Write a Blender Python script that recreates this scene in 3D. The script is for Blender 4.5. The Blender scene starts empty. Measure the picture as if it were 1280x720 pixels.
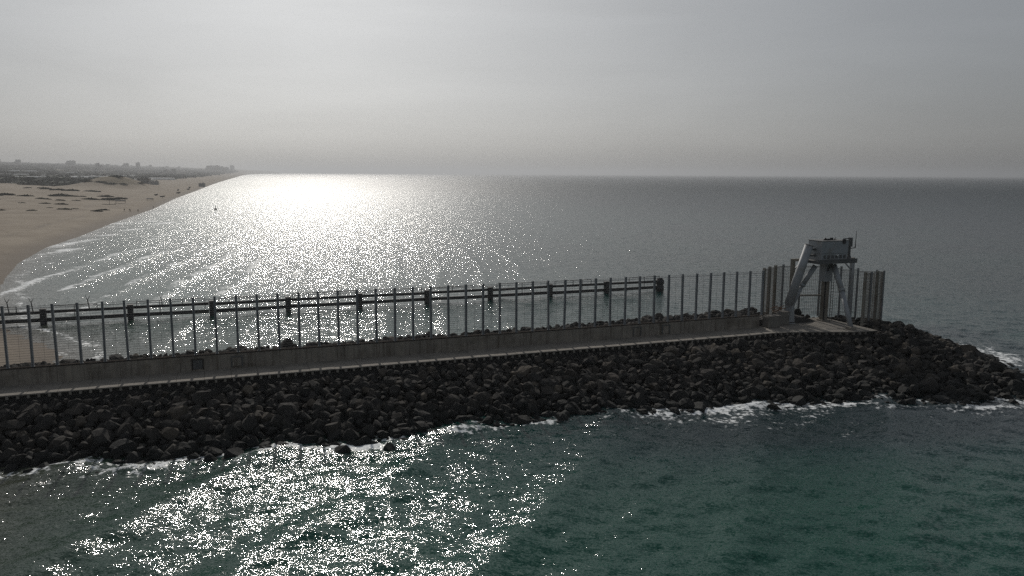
import bpy, bmesh, math, random
import numpy as np
from mathutils import Vector, Matrix, noise as mnoise

R = math.radians
random.seed(7); rng = np.random.default_rng(7)
scene = bpy.context.scene
col = scene.collection

# ------------------------------------------------------------------ camera
CAM_H = 25.0
cam_d = bpy.data.cameras.new('camera'); cam = bpy.data.objects.new('camera', cam_d); col.objects.link(cam)
cam_d.sensor_width = 36.0; cam_d.lens = 985.0 / 1280.0 * 36.0
cam_d.clip_start = 0.5; cam_d.clip_end = 90000.0
PITCH, ROLL = R(8.26), R(0.30)
cam.matrix_world = (Matrix.Translation((0, 0, CAM_H)) @ Matrix.Rotation(R(90) - PITCH, 4, 'X') @ Matrix.Rotation(ROLL, 4, 'Z'))
scene.camera = cam

# ------------------------------------------------------------------ sky + sun
SUN_EL, SUN_AZ = R(30.0), R(-14.5)            # azimuth from +Y, clockwise positive
sun_dir = Vector((math.sin(SUN_AZ) * math.cos(SUN_EL), math.cos(SUN_AZ) * math.cos(SUN_EL), math.sin(SUN_EL)))
world = bpy.data.worlds.new('World'); scene.world = world; world.use_nodes = True
wn, wl = world.node_tree.nodes, world.node_tree.links
wn.clear()
wout = wn.new('ShaderNodeOutputWorld'); wbg = wn.new('ShaderNodeBackground')
sky = wn.new('ShaderNodeTexSky'); sky.sky_type = 'NISHITA'; sky.sun_disc = False
sky.sun_elevation = SUN_EL; sky.sun_rotation = SUN_AZ
sky.altitude = 0; sky.air_density = 1.0; sky.dust_density = 3.0; sky.ozone_density = 3.0
hs = wn.new('ShaderNodeHueSaturation'); hs.inputs['Saturation'].default_value = 0.34
gm = wn.new('ShaderNodeGamma'); gm.inputs['Gamma'].default_value = 0.6          # milky air evens the sky out
wl.new(sky.outputs[0], gm.inputs['Color'])
tint = wn.new('ShaderNodeMix'); tint.data_type = 'RGBA'; tint.blend_type = 'MULTIPLY'; tint.inputs[0].default_value = 1.0; tint.inputs[7].default_value = (0.97, 1.0, 1.03, 1)
wl.new(gm.outputs[0], hs.inputs['Color'])
# thin high cloud: soft streaky brightening of the whole sky
tc = wn.new('ShaderNodeTexCoord'); mp = wn.new('ShaderNodeMapping')
mp.inputs['Scale'].default_value = (1.3, 1.3, 9.0); mp.inputs['Rotation'].default_value = (R(4), R(6), 0)
wl.new(tc.outputs['Generated'], mp.inputs['Vector'])
cn = wn.new('ShaderNodeTexNoise'); cn.inputs['Scale'].default_value = 1.7; cn.inputs['Detail'].default_value = 6; cn.inputs['Roughness'].default_value = 0.52
cn.inputs['Distortion'].default_value = 0.5
wl.new(mp.outputs[0], cn.inputs['Vector'])
cr = wn.new('ShaderNodeMapRange'); cr.inputs['From Min'].default_value = 0.35; cr.inputs['From Max'].default_value = 0.68
cr.inputs['To Min'].default_value = 0.945; cr.inputs['To Max'].default_value = 1.045
wl.new(cn.outputs['Fac'], cr.inputs['Value'])
mulc = wn.new('ShaderNodeVectorMath'); mulc.operation = 'SCALE'
wl.new(hs.outputs[0], tint.inputs[6]); wl.new(tint.outputs[2], mulc.inputs[0]); wl.new(cr.outputs[0], mulc.inputs['Scale'])
wl.new(mulc.outputs[0], wbg.inputs['Color']); wbg.inputs['Strength'].default_value = 0.102
wl.new(wbg.outputs[0], wout.inputs[0])

sun_l = bpy.data.lights.new('sun', 'SUN'); sun_l.energy = 2.2; sun_l.angle = R(0.6); sun_l.color = (1.0, 0.95, 0.88)
sun_o = bpy.data.objects.new('sun', sun_l); col.objects.link(sun_o)
sun_o.rotation_euler = sun_dir.to_track_quat('Z', 'Y').to_euler(); sun_o.location = (0, 0, 200)

vs = scene.view_settings
vs.view_transform = 'Standard'; vs.look = 'None'; vs.gamma = 1.0; vs.use_curve_mapping = False; vs.exposure = 0.0
scene.cycles.use_denoising = False
scene.cycles.max_bounces = 6; scene.cycles.volume_bounces = 1
scene.cycles.sample_clamp_indirect = 4.0; scene.cycles.caustics_reflective = False; scene.cycles.caustics_refractive = False

# ------------------------------------------------------------------ helpers
def tag(o, label=None, cat=None, group=None, kind=None):
    if label: o['label'] = label
    if cat: o['category'] = cat
    if group: o['group'] = group
    if kind: o['kind'] = kind
    return o

def empty(name, loc=(0, 0, 0), rz=0.0):
    o = bpy.data.objects.new(name, None); col.objects.link(o)
    o.location = loc; o.rotation_euler = (0, 0, rz); o.empty_display_size = 0.3
    return o

def link(name, me, parent=None, loc=None, rot=None, sc=None):
    o = bpy.data.objects.new(name, me); col.objects.link(o)
    if parent is not None: o.parent = parent
    if loc is not None: o.location = loc
    if rot is not None: o.rotation_euler = rot
    if sc is not None: o.scale = sc
    return o

def np_mesh(name, V, F, mat=None, smooth=True, attrs=None):
    """V (n,3) array, F (m,k) int array (all faces the same size)"""
    V = np.ascontiguousarray(V, dtype=np.float32); F = np.ascontiguousarray(F, dtype=np.int32)
    me = bpy.data.meshes.new(name)
    m, k = F.shape
    me.vertices.add(len(V)); me.vertices.foreach_set('co', V.ravel())
    me.loops.add(m * k); me.loops.foreach_set('vertex_index', F.ravel())
    me.polygons.add(m)
    me.polygons.foreach_set('loop_start', np.arange(0, m * k, k, dtype=np.int32))
    me.polygons.foreach_set('loop_total', np.full(m, k, dtype=np.int32))
    me.update(calc_edges=True)
    me.polygons.foreach_set('use_smooth', np.full(m, smooth, dtype=bool))
    for an, av in (attrs or {}).items():
        a = me.attributes.new(an, 'FLOAT', 'POINT'); a.data.foreach_set('value', np.ascontiguousarray(av, dtype=np.float32).ravel())
    if mat: me.materials.append(mat)
    me.validate()
    return me

class MB:
    """collects simple solids and links them as one mesh"""
    def __init__(s): s.v = []; s.f = []
    def add(s, vs_, fs_):
        b = len(s.v); s.v += [tuple(v) for v in vs_]; s.f += [tuple(i + b for i in f) for f in fs_]
    def box(s, c, size, M=None):
        hx, hy, hz = size[0] / 2, size[1] / 2, size[2] / 2
        P = [Vector((x * hx, y * hy, z * hz)) for z in (-1, 1) for y in (-1, 1) for x in (-1, 1)]
        if M is not None: P = [M @ p for p in P]
        c = Vector(c)
        s.add([p + c for p in P], [(0, 2, 3, 1), (4, 5, 7, 6), (0, 1, 5, 4), (2, 6, 7, 3), (0, 4, 6, 2), (1, 3, 7, 5)])
    def bar(s, p0, p1, w, h, up=(0, 0, 1)):
        p0, p1 = Vector(p0), Vector(p1); d = (p1 - p0); L = d.length; d.normalize()
        x = d.cross(Vector(up))
        if x.length < 1e-4: x = d.cross(Vector((1, 0, 0)))
        x.normalize(); y = x.cross(d).normalized()
        P = []
        for p in (p0, p1):
            for a, b in ((-1, -1), (1, -1), (1, 1), (-1, 1)): P.append(p + x * (a * w / 2) + y * (b * h / 2))
        s.add(P, [(3, 2, 1, 0), (4, 5, 6, 7), (0, 1, 5, 4), (1, 2, 6, 5), (2, 3, 7, 6), (3, 0, 4, 7)])
    def tube(s, p0, p1, r0, r1=None, n=12):
        r1 = r0 if r1 is None else r1
        p0, p1 = Vector(p0), Vector(p1); d = (p1 - p0).normalized()
        x = d.cross(Vector((0, 0, 1)))
        if x.length < 1e-4: x = Vector((1, 0, 0))
        x.normalize(); y = d.cross(x).normalized()
        P = []
        for p, r in ((p0, r0), (p1, r1)):
            for k in range(n):
                a = 2 * math.pi * k / n; P.append(p + x * (r * math.cos(a)) + y * (r * math.sin(a)))
        F = [(k, (k + 1) % n, n + (k + 1) % n, n + k) for k in range(n)]
        F += [tuple(range(n - 1, -1, -1)), tuple(range(n, 2 * n))]
        s.add(P, F)
    def prism(s, poly, z0, z1):
        n = len(poly)
        s.add([(x, y, z0) for x, y in poly] + [(x, y, z1) for x, y in poly],
              [tuple(range(n - 1, -1, -1)), tuple(range(n, 2 * n))] + [(k, (k + 1) % n, n + (k + 1) % n, n + k) for k in range(n)])
    def mesh(s, name, mat, smooth=False, bevel=0.0):
        me = bpy.data.meshes.new(name); me.from_pydata(s.v, [], s.f)
        bm = bmesh.new(); bm.from_mesh(me)
        bmesh.ops.recalc_face_normals(bm, faces=bm.faces)
        if bevel > 0:
            es = [e for e in bm.edges if e.calc_length() > bevel * 3 and len(e.link_faces) == 2 and e.calc_face_angle(0) > 0.6]
            bmesh.ops.bevel(bm, geom=es, offset=bevel, segments=1, affect='EDGES')
        bm.to_mesh(me); bm.free()
        if smooth:
            for p in me.polygons: p.use_smooth = len(p.vertices) == 4
        me.materials.append(mat)
        return me
    def build(s, name, mat, parent=None, **kw):
        return link(name, s.mesh(name, mat, **kw), parent)

# ------------------------------------------------------------------ materials
def nmat(name):
    m = bpy.data.materials.new(name); m.use_nodes = True
    n, l = m.node_tree.nodes, m.node_tree.links
    b = n['Principled BSDF']
    return m, n, l, b

def math_node(n, l, op, a, b=None):
    x = n.new('ShaderNodeMath'); x.operation = op
    for i, v in enumerate((a, b)):
        if v is None: continue
        if isinstance(v, (int, float)): x.inputs[i].default_value = v
        else: l.new(v, x.inputs[i])
    return x.outputs[0]

def ramp_node(n, l, src, stops):
    r = n.new('ShaderNodeValToRGB'); e = r.color_ramp.elements
    while len(e) > 1: e.remove(e[0])
    e[0].position = stops[0][0]; e[0].color = (*stops[0][1], 1)
    for p, c in stops[1:]:
        k = e.new(p); k.color = (*c, 1)
    l.new(src, r.inputs[0]); return r.outputs[0]

def mix_col(n, l, fac, a, b, mode='MIX'):
    x = n.new('ShaderNodeMix'); x.data_type = 'RGBA'; x.blend_type = mode
    for key, v in ((0, fac), (6, a), (7, b)):
        if isinstance(v, (int, float)): x.inputs[key].default_value = v
        elif isinstance(v, tuple): x.inputs[key].default_value = (*v, 1)
        else: l.new(v, x.inputs[key])
    return x.outputs[2]

def noise_node(n, l, vec, scale, detail=3, rough=0.55):
    x = n.new('ShaderNodeTexNoise'); x.inputs['Scale'].default_value = scale
    x.inputs['Detail'].default_value = detail; x.inputs['Roughness'].default_value = rough
    l.new(vec, x.inputs['Vector']); return x

def simple_mat(name, c1, c2, scale=1.5, rough=0.7, metal=0.0, bump=0.0, stain=None, world_space=True, streak=False):
    """two-tone mottled paint / concrete / metal; optional stain colour in a second, larger pattern"""
    m, n, l, b = nmat(name)
    g = n.new('ShaderNodeNewGeometry') if world_space else n.new('ShaderNodeTexCoord')
    vec = g.outputs['Position'] if world_space else g.outputs['Object']
    ns = noise_node(n, l, vec, scale, 5, 0.6)
    c = ramp_node(n, l, ns.outputs['Fac'], [(0.3, c1), (0.7, c2)])
    if stain:
        st = noise_node(n, l, vec, scale * 0.37, 6, 0.7)
        f = ramp_node(n, l, st.outputs['Fac'], [(0.52, (0, 0, 0)), (0.68, (1, 1, 1))])
        c = mix_col(n, l, f, c, stain)
    if streak:                                   # salt and rust runs down the face
        mp2 = n.new('ShaderNodeMapping'); mp2.inputs['Scale'].default_value = (2.2, 2.2, 0.10); l.new(vec, mp2.inputs['Vector'])
        sk = noise_node(n, l, mp2.outputs[0], 1.0, 5, 0.7)
        c = mix_col(n, l, 1.0, c, ramp_node(n, l, sk.outputs['Fac'], [(0.34, (0.52, 0.48, 0.44)), (0.5, (1, 1, 1)), (0.68, (1.18, 1.15, 1.1))]), 'MULTIPLY')
    l.new(c, b.inputs['Base Color'])
    b.inputs['Roughness'].default_value = rough; b.inputs['Metallic'].default_value = metal
    if bump > 0:
        bn = n.new('ShaderNodeBump'); bn.inputs['Strength'].default_value = bump; bn.inputs['Distance'].default_value = 0.05
        n2 = noise_node(n, l, vec, scale * 6, 4, 0.6); l.new(n2.outputs['Fac'], bn.inputs['Height']); l.new(bn.outputs[0], b.inputs['Normal'])
    return m

M = {}
M['concrete'] = simple_mat('concrete', (0.20, 0.18, 0.155), (0.29, 0.262, 0.225), 0.8, 0.95, 0, 0.3, (0.14, 0.122, 0.10), streak=True)
M['road'] = simple_mat('road_concrete', (0.21, 0.19, 0.165), (0.29, 0.262, 0.225), 0.9, 0.95, 0, 0.3, (0.15, 0.14, 0.12))
M['coping'] = simple_mat('dark_coping', (0.04, 0.036, 0.034), (0.07, 0.062, 0.055), 1.2, 1.0)
M['coping'].node_tree.nodes['Principled BSDF'].inputs['Specular IOR Level'].default_value = 0.0
M['fence'] = simple_mat('galvanised_post', (0.21, 0.225, 0.235), (0.29, 0.30, 0.31), 1.0, 0.7, 0.0, 0)
M['wire'] = simple_mat('fence_wire', (0.05, 0.05, 0.05), (0.08, 0.078, 0.075), 2.0, 0.8, 0.0)
M['wire_old'] = simple_mat('rusty_wire', (0.13, 0.11, 0.09), (0.19, 0.165, 0.14), 2.0, 0.85)
M['fence_old'] = simple_mat('weathered_post', (0.22, 0.21, 0.18), (0.31, 0.29, 0.25), 1.0, 0.7, 0.1, 0, (0.18, 0.14, 0.10))
M['barrier'] = simple_mat('tarred_steel', (0.018, 0.019, 0.02), (0.04, 0.04, 0.04), 0.7, 0.7, 0.0, 0, (0.06, 0.045, 0.035))
M['barrier_rail'] = simple_mat('dark_rail', (0.035, 0.036, 0.036), (0.06, 0.058, 0.055), 0.7, 0.7)
M['tower'] = simple_mat('pale_grey_paint', (0.27, 0.285, 0.30), (0.34, 0.355, 0.365), 0.7, 0.6, 0, 0, (0.22, 0.21, 0.19))
M['tower_brown'] = simple_mat('weathered_steel', (0.17, 0.155, 0.13), (0.24, 0.22, 0.185), 0.9, 0.8, 0, 0, (0.13, 0.10, 0.075))
M['tower_dark'] = simple_mat('dark_platform', (0.08, 0.083, 0.083), (0.12, 0.12, 0.118), 0.9, 0.7)
M['black'] = simple_mat('black_kit', (0.012, 0.012, 0.013), (0.03, 0.03, 0.032), 2.0, 0.5)
M['rust'] = simple_mat('rusty_pipe', (0.16, 0.075, 0.035), (0.28, 0.15, 0.08), 2.0, 0.85)
M['block'] = simple_mat('block_concrete', (0.14, 0.13, 0.115), (0.22, 0.205, 0.18), 1.2, 0.9, 0, 0.3)
M['core'] = simple_mat('rubble_core', (0.03, 0.029, 0.028), (0.055, 0.052, 0.048), 1.0, 0.95, 0, 0.5)

# boulders: every stone its own tone, browner when dry, dark and slick near the water
def boulder_mat():
    m, n, l, b = nmat('boulder')
    g = n.new('ShaderNodeNewGeometry'); oi = n.new('ShaderNodeObjectInfo')
    rnd = math_node(n, l, 'FRACT', math_node(n, l, 'ADD', g.outputs['Random Per Island'], oi.outputs['Random']))
    tone = ramp_node(n, l, rnd, [(0.0, (0.030, 0.030, 0.029)), (0.35, (0.043, 0.041, 0.039)), (0.7, (0.054, 0.050, 0.046)), (0.92, (0.072, 0.064, 0.056)), (1.0, (0.13, 0.112, 0.092))])
    ns = noise_node(n, l, g.outputs['Position'], 1.9, 6, 0.65)
    f = ramp_node(n, l, ns.outputs['Fac'], [(0.3, (0.62, 0.62, 0.62)), (0.72, (1.18, 1.15, 1.1))])
    c = mix_col(n, l, 1.0, tone, f, 'MULTIPLY')
    sx = n.new('ShaderNodeSeparateXYZ'); l.new(g.outputs['Position'], sx.inputs[0])
    nw = noise_node(n, l, g.outputs['Position'], 0.35, 3)
    wz = math_node(n, l, 'ADD', sx.outputs[2], math_node(n, l, 'MULTIPLY', nw.outputs['Fac'], -1.6))
    wet = n.new('ShaderNodeMapRange'); wet.inputs['From Min'].default_value = -0.3; wet.inputs['From Max'].default_value = 1.1
    wet.inputs['To Min'].default_value = 1.0; wet.inputs['To Max'].default_value = 0.0; l.new(wz, wet.inputs['Value'])
    c2 = mix_col(n, l, wet.outputs[0], c, (0.017, 0.018, 0.017))
    l.new(c2, b.inputs['Base Color'])
    rr = n.new('ShaderNodeMapRange'); rr.inputs['To Min'].default_value = 0.95; rr.inputs['To Max'].default_value = 0.8; l.new(wet.outputs[0], rr.inputs['Value'])
    l.new(rr.outputs[0], b.inputs['Roughness']); b.inputs['Specular IOR Level'].default_value = 0.22
    bn = n.new('ShaderNodeBump'); bn.inputs['Strength'].default_value = 0.55; bn.inputs['Distance'].default_value = 0.08
    n2 = noise_node(n, l, g.outputs['Position'], 5.0, 6, 0.65); l.new(n2.outputs['Fac'], bn.inputs['Height']); l.new(bn.outputs[0], b.inputs['Normal'])
    return m
M['boulder'] = boulder_mat()

# sea: slopes of small ripples laid over the modelled waves; colour by depth plus painted boulder reflection; foam
def sea_mat():
    m, n, l, b = nmat('sea_water')
    g = n.new('ShaderNodeNewGeometry'); pos = g.outputs['Position']
    def attr(nm):
        a = n.new('ShaderNodeAttribute'); a.attribute_name = nm; return a.outputs['Fac']
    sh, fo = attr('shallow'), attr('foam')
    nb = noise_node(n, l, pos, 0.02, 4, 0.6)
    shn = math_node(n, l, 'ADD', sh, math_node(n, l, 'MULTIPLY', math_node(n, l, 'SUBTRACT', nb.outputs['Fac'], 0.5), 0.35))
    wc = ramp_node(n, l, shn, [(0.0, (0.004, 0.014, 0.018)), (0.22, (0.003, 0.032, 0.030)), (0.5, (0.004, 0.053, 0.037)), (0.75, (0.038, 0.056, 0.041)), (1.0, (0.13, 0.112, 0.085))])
    # foam lace
    fn = noise_node(n, l, pos, 1.6, 8, 0.68)
    f1 = math_node(n, l, 'ADD', fo, math_node(n, l, 'MULTIPLY', math_node(n, l, 'SUBTRACT', fn.outputs['Fac'], 0.5), 2.4))
    fn2 = noise_node(n, l, pos, 0.28, 4, 0.6)
    f1 = math_node(n, l, 'ADD', f1, math_node(n, l, 'MULTIPLY', math_node(n, l, 'SUBTRACT', fn2.outputs['Fac'], 0.5), 1.6))
    fm = n.new('ShaderNodeMapRange'); fm.interpolation_type = 'SMOOTHSTEP'
    fm.inputs['From Min'].default_value = 0.45; fm.inputs['From Max'].default_value = 0.85; l.new(f1, fm.inputs['Value'])
    gate = n.new('ShaderNodeMapRange'); gate.inputs['From Min'].default_value = 0.02; gate.inputs['From Max'].default_value = 0.2; l.new(fo, gate.inputs['Value'])
    foam = math_node(n, l, 'MULTIPLY', fm.outputs[0], gate.outputs[0])
    l.new(mix_col(n, l, foam, wc, (0.84, 0.86, 0.86)), b.inputs['Base Color'])
    far_r = n.new('ShaderNodeMapRange'); far_r.inputs['To Min'].default_value = 0.07; far_r.inputs['To Max'].default_value = 0.40; l.new(attr('far_sea'), far_r.inputs['Value'])   # unresolved waves
    rr = n.new('ShaderNodeMapRange'); l.new(far_r.outputs[0], rr.inputs['To Min']); rr.inputs['To Max'].default_value = 0.75; l.new(foam, rr.inputs['Value'])
    l.new(rr.outputs[0], b.inputs['Roughness'])
    b.inputs['IOR'].default_value = 1.333
    sp_ = n.new('ShaderNodeMapRange'); sp_.inputs['To Min'].default_value = 0.42; sp_.inputs['To Max'].default_value = 0.25; l.new(attr('far_sea'), sp_.inputs['Value']); l.new(sp_.outputs[0], b.inputs['Specular IOR Level'])   # wave faces hide each other at a distance
    # ripple slopes
    mpn = n.new('ShaderNodeMapping'); mpn.inputs['Rotation'].default_value = (0, 0, R(20)); mpn.inputs['Scale'].default_value = (0.75, 1.25, 1.0)
    l.new(pos, mpn.inputs['Vector'])
    acc = None
    for scl, amp, det in ((0.5, 0.16, 2), (1.6, 0.42, 2), (4.5, 0.70, 2), (11.0, 0.70, 1)):
        t = noise_node(n, l, mpn.outputs[0], scl, det, 0.5)
        v = n.new('ShaderNodeVectorMath'); v.operation = 'SUBTRACT'; l.new(t.outputs['Color'], v.inputs[0]); v.inputs[1].default_value = (0.5, 0.5, 0.5)
        w = n.new('ShaderNodeVectorMath'); w.operation = 'MULTIPLY'; l.new(v.outputs[0], w.inputs[0]); w.inputs[1].default_value = (amp, amp, 0.0)
        if acc is None: acc = w.outputs[0]
        else:
            ad = n.new('ShaderNodeVectorMath'); ad.operation = 'ADD'; l.new(acc, ad.inputs[0]); l.new(w.outputs[0], ad.inputs[1]); acc = ad.outputs[0]
    # beyond the modelled waves their slopes join the ripples
    fr_ = n.new('ShaderNodeMapRange'); fr_.inputs['To Min'].default_value = 1.0; fr_.inputs['To Max'].default_value = 1.65; l.new(attr('open_sea'), fr_.inputs['Value'])
    sc_ = n.new('ShaderNodeVectorMath'); sc_.operation = 'SCALE'; l.new(acc, sc_.inputs[0]); l.new(fr_.outputs[0], sc_.inputs['Scale']); acc = sc_.outputs[0]
    ad = n.new('ShaderNodeVectorMath'); ad.operation = 'ADD'; l.new(g.outputs['Normal'], ad.inputs[0]); l.new(acc, ad.inputs[1])
    nz = n.new('ShaderNodeVectorMath'); nz.operation = 'NORMALIZE'; l.new(ad.outputs[0], nz.inputs[0])
    l.new(nz.outputs[0], b.inputs['Normal'])
    return m
M['sea'] = sea_mat()

# sand, dune scrub and dry inland fields, by place
def land_mat():
    m, n, l, b = nmat('sand_and_scrub')
    g = n.new('ShaderNodeNewGeometry'); pos = g.outputs['Position']
    def attr(nm):
        a = n.new('ShaderNodeAttribute'); a.attribute_name = nm; return a.outputs['Fac']
    wet, inl = attr('wet'), attr('inland')
    n1 = noise_node(n, l, pos, 0.035, 6, 0.6)
    sand = ramp_node(n, l, n1.outputs['Fac'], [(0.3, (0.25, 0.207, 0.16)), (0.7, (0.35, 0.30, 0.238))])
    n3 = noise_node(n, l, pos, 0.25, 6, 0.7)
    track = ramp_node(n, l, n3.outputs['Fac'], [(0.28, (0.72, 0.70, 0.68)), (0.5, (1, 1, 1))])
    sand = mix_col(n, l, 1.0, sand, track, 'MULTIPLY')
    mp_ = n.new('ShaderNodeMapping'); mp_.inputs['Scale'].default_value = (0.02, 0.006, 0.02); mp_.inputs['Rotation'].default_value = (0, 0, R(60)); l.new(pos, mp_.inputs['Vector'])
    n2 = noise_node(n, l, mp_.outputs[0], 1.0, 6, 0.62)
    fld = ramp_node(n, l, n2.outputs['Fac'], [(0.30, (0.05, 0.055, 0.035)), (0.46, (0.085, 0.08, 0.05)), (0.56, (0.15, 0.125, 0.085)), (0.68, (0.26, 0.215, 0.155))])
    scr = math_node(n, l, 'ADD', inl, math_node(n, l, 'MULTIPLY', math_node(n, l, 'SUBTRACT', n1.outputs['Fac'], 0.5), 1.0))
    sf = n.new('ShaderNodeMapRange'); sf.inputs['From Min'].default_value = 0.45; sf.inputs['From Max'].default_value = 0.6; l.new(scr, sf.inputs['Value'])
    c = mix_col(n, l, sf.outputs[0], sand, fld)
    c = mix_col(n, l, wet, c, (0.135, 0.108, 0.082))
    l.new(c, b.inputs['Base Color'])
    rr = n.new('ShaderNodeMapRange'); rr.inputs['To Min'].default_value = 1.0; rr.inputs['To Max'].default_value = 0.85; l.new(wet, rr.inputs['Value']); b.inputs['Specular IOR Level'].default_value = 0.15
    l.new(rr.outputs[0], b.inputs['Roughness'])
    bn = n.new('ShaderNodeBump'); bn.inputs['Strength'].default_value = 0.5; bn.inputs['Distance'].default_value = 0.4
    n4 = noise_node(n, l, pos, 0.5, 5, 0.65); l.new(n4.outputs['Fac'], bn.inputs['Height']); l.new(bn.outputs[0], b.inputs['Normal'])
    return m
M['land'] = land_mat()
M['scrub'] = simple_mat('dune_scrub', (0.035, 0.038, 0.022), (0.07, 0.068, 0.042), 0.5, 0.9)
M['tree'] = simple_mat('far_foliage', (0.030, 0.040, 0.024), (0.06, 0.07, 0.045), 0.02, 0.9)
M['city_wall'] = simple_mat('city_plaster', (0.28, 0.265, 0.24), (0.42, 0.40, 0.37), 0.01, 0.9)
M['city_roof'] = simple_mat('city_roof', (0.20, 0.19, 0.175), (0.28, 0.27, 0.25), 0.02, 0.9)
M['city_glass'] = simple_mat('city_window', (0.03, 0.035, 0.04), (0.05, 0.055, 0.06), 0.1, 0.2)
M['greenhouse'] = simple_mat('greenhouse_film', (0.55, 0.55, 0.53), (0.68, 0.68, 0.66), 0.05, 0.5)
M['cloth_dark'] = simple_mat('dark_clothing', (0.02, 0.02, 0.025), (0.04, 0.038, 0.04), 3, 0.9)
M['skin'] = simple_mat('skin', (0.20, 0.12, 0.08), (0.26, 0.16, 0.11), 3, 0.6)
M['hair'] = simple_mat('hair', (0.012, 0.01, 0.009), (0.02, 0.017, 0.015), 3, 0.7)
M['canvas'] = simple_mat('shelter_cloth', (0.05, 0.045, 0.04), (0.09, 0.08, 0.07), 1, 0.9)

# ------------------------------------------------------------------ plan of the place
# coast: x of the waterline for a given y (sea on the +x side)
CY = np.array([-4000, -600, -100, 0, 40, 66, 90, 106, 125, 162, 213, 258, 304, 380, 527, 754, 1137, 1801, 3208, 6000, 9228, 13000, 18000, 30000], float)
CX = np.array([700, 70, -34, -44, -48, -53, -56, -61, -82, -107, -134, -153, -167, -193, -240, -320, -448, -672, -1132, -2040, -3068, -4060, -5150, -7600], float)
def coast_x(y): return np.interp(y, CY, CX)
def coast_s(x, y):
    """metres offshore (+) of the waterline"""
    dx = (coast_x(y + 6) - coast_x(y - 6)) / 12.0
    return (x - coast_x(y)) / np.sqrt(1 + dx * dx)

# breakwater frame: t along it (out to sea), q across it (towards the open water on the near side)
BA = np.array([-49.3, 75.0]); BANG = R(20.9)
BD = np.array([math.cos(BANG), math.sin(BANG)]); BN = np.array([BD[1], -BD[0]])
def W(t, q, z=0.0): return Vector((BA[0] + t * BD[0] + q * BN[0], BA[1] + t * BD[1] + q * BN[1], z))
QT = np.array([-60, -20, 0, 17, 33, 43, 57, 69, 79, 89, 96, 103], float)
QW = np.array([10, 11.5, 12.8, 15.6, 16.4, 15.4, 16, 18.6, 20.3, 22.5, 26, 29], float)
HC = (103.0, 3.0)
def front_water(t): return np.interp(t, QT, QW)
def head_water(th): return np.interp(th, np.radians([0, 36, 90, 140, 180]), [26, 19.5, 16.5, 15, 15])
def crest_back(t): return np.interp(t, [-60, 0, 30, 60, 90, 110], [5.15, 5.2, 5.25, 5.35, 5.8, 5.5])
def bw_height(t, q):
    t, q = np.broadcast_arrays(np.asarray(t, float), np.asarray(q, float))
    fw_ = front_water(t)
    zf = 3.75 * (1 - (q - 4.2) / (fw_ - 4.2))
    zb = crest_back(t) * (1 - (-4.5 - q) / 9.5)
    z = np.where(q > 4.2, zf, np.where(q > -0.3, 3.7, np.where(q > -4.5, crest_back(t), zb)))
    dt, dq = t - HC[0], q - HC[1]
    r = np.hypot(dt, dq); th = np.arctan2(dt, dq); th = np.clip(th, 0, math.pi)
    rw = head_water(th); rc = 7.0
    zh = np.where(r < rc, 4.0, 4.0 * (1 - (r - rc) / (rw - rc)))
    w = np.clip((t - 98) / 5.0, 0, 1)
    return z * (1 - w) + zh * w
def water_gap(t, q):
    """metres from the boulder waterline out into the water (about)"""
    e1 = np.maximum(q - front_water(t), -14.0 - q)
    dt, dq = t - HC[0], q - HC[1]
    r = np.hypot(dt, dq); th = np.clip(np.arctan2(dt, dq), 0, math.pi)
    return np.where(t > HC[0], r - head_water(th), e1)

_tables = {}
def vnoise(x, y, scale, seed=0, octaves=3):
    """cheap smooth value noise on arrays"""
    out = np.zeros_like(x); amp = 1.0; tot = 0
    for o in range(octaves):
        T = _tables.get(seed * 17 + o)
        if T is None: T = _tables[seed * 17 + o] = np.random.default_rng(seed * 17 + o).random((256, 256))
        u = x / scale * 2 ** o + 31.7 * o; v = y / scale * 2 ** o - 17.3 * o
        i, j = np.floor(u).astype(int), np.floor(v).astype(int); fu, fv = u - i, v - j
        fu = fu * fu * (3 - 2 * fu); fv = fv * fv * (3 - 2 * fv)
        g = lambda a, b: T[a % 256, b % 256]
        out += amp * ((g(i, j) * (1 - fu) + g(i + 1, j) * fu) * (1 - fv) + (g(i, j + 1) * (1 - fu) + g(i + 1, j + 1) * fu) * fv)
        tot += amp; amp *= 0.5
    return out / tot

def graded(lo_far, lo, hi, hi_far, step, growth):
    c = list(np.arange(lo, hi + 1e-6, step))
    a, d = c[-1], step
    up_ = []
    while a < hi_far: d *= growth; a += d; up_.append(a)
    a, d = c[0], step; dn = []
    while a > lo_far: d *= growth * 1.03; a -= d; dn.append(a)
    return np.array(dn[::-1] + c + up_)

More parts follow.
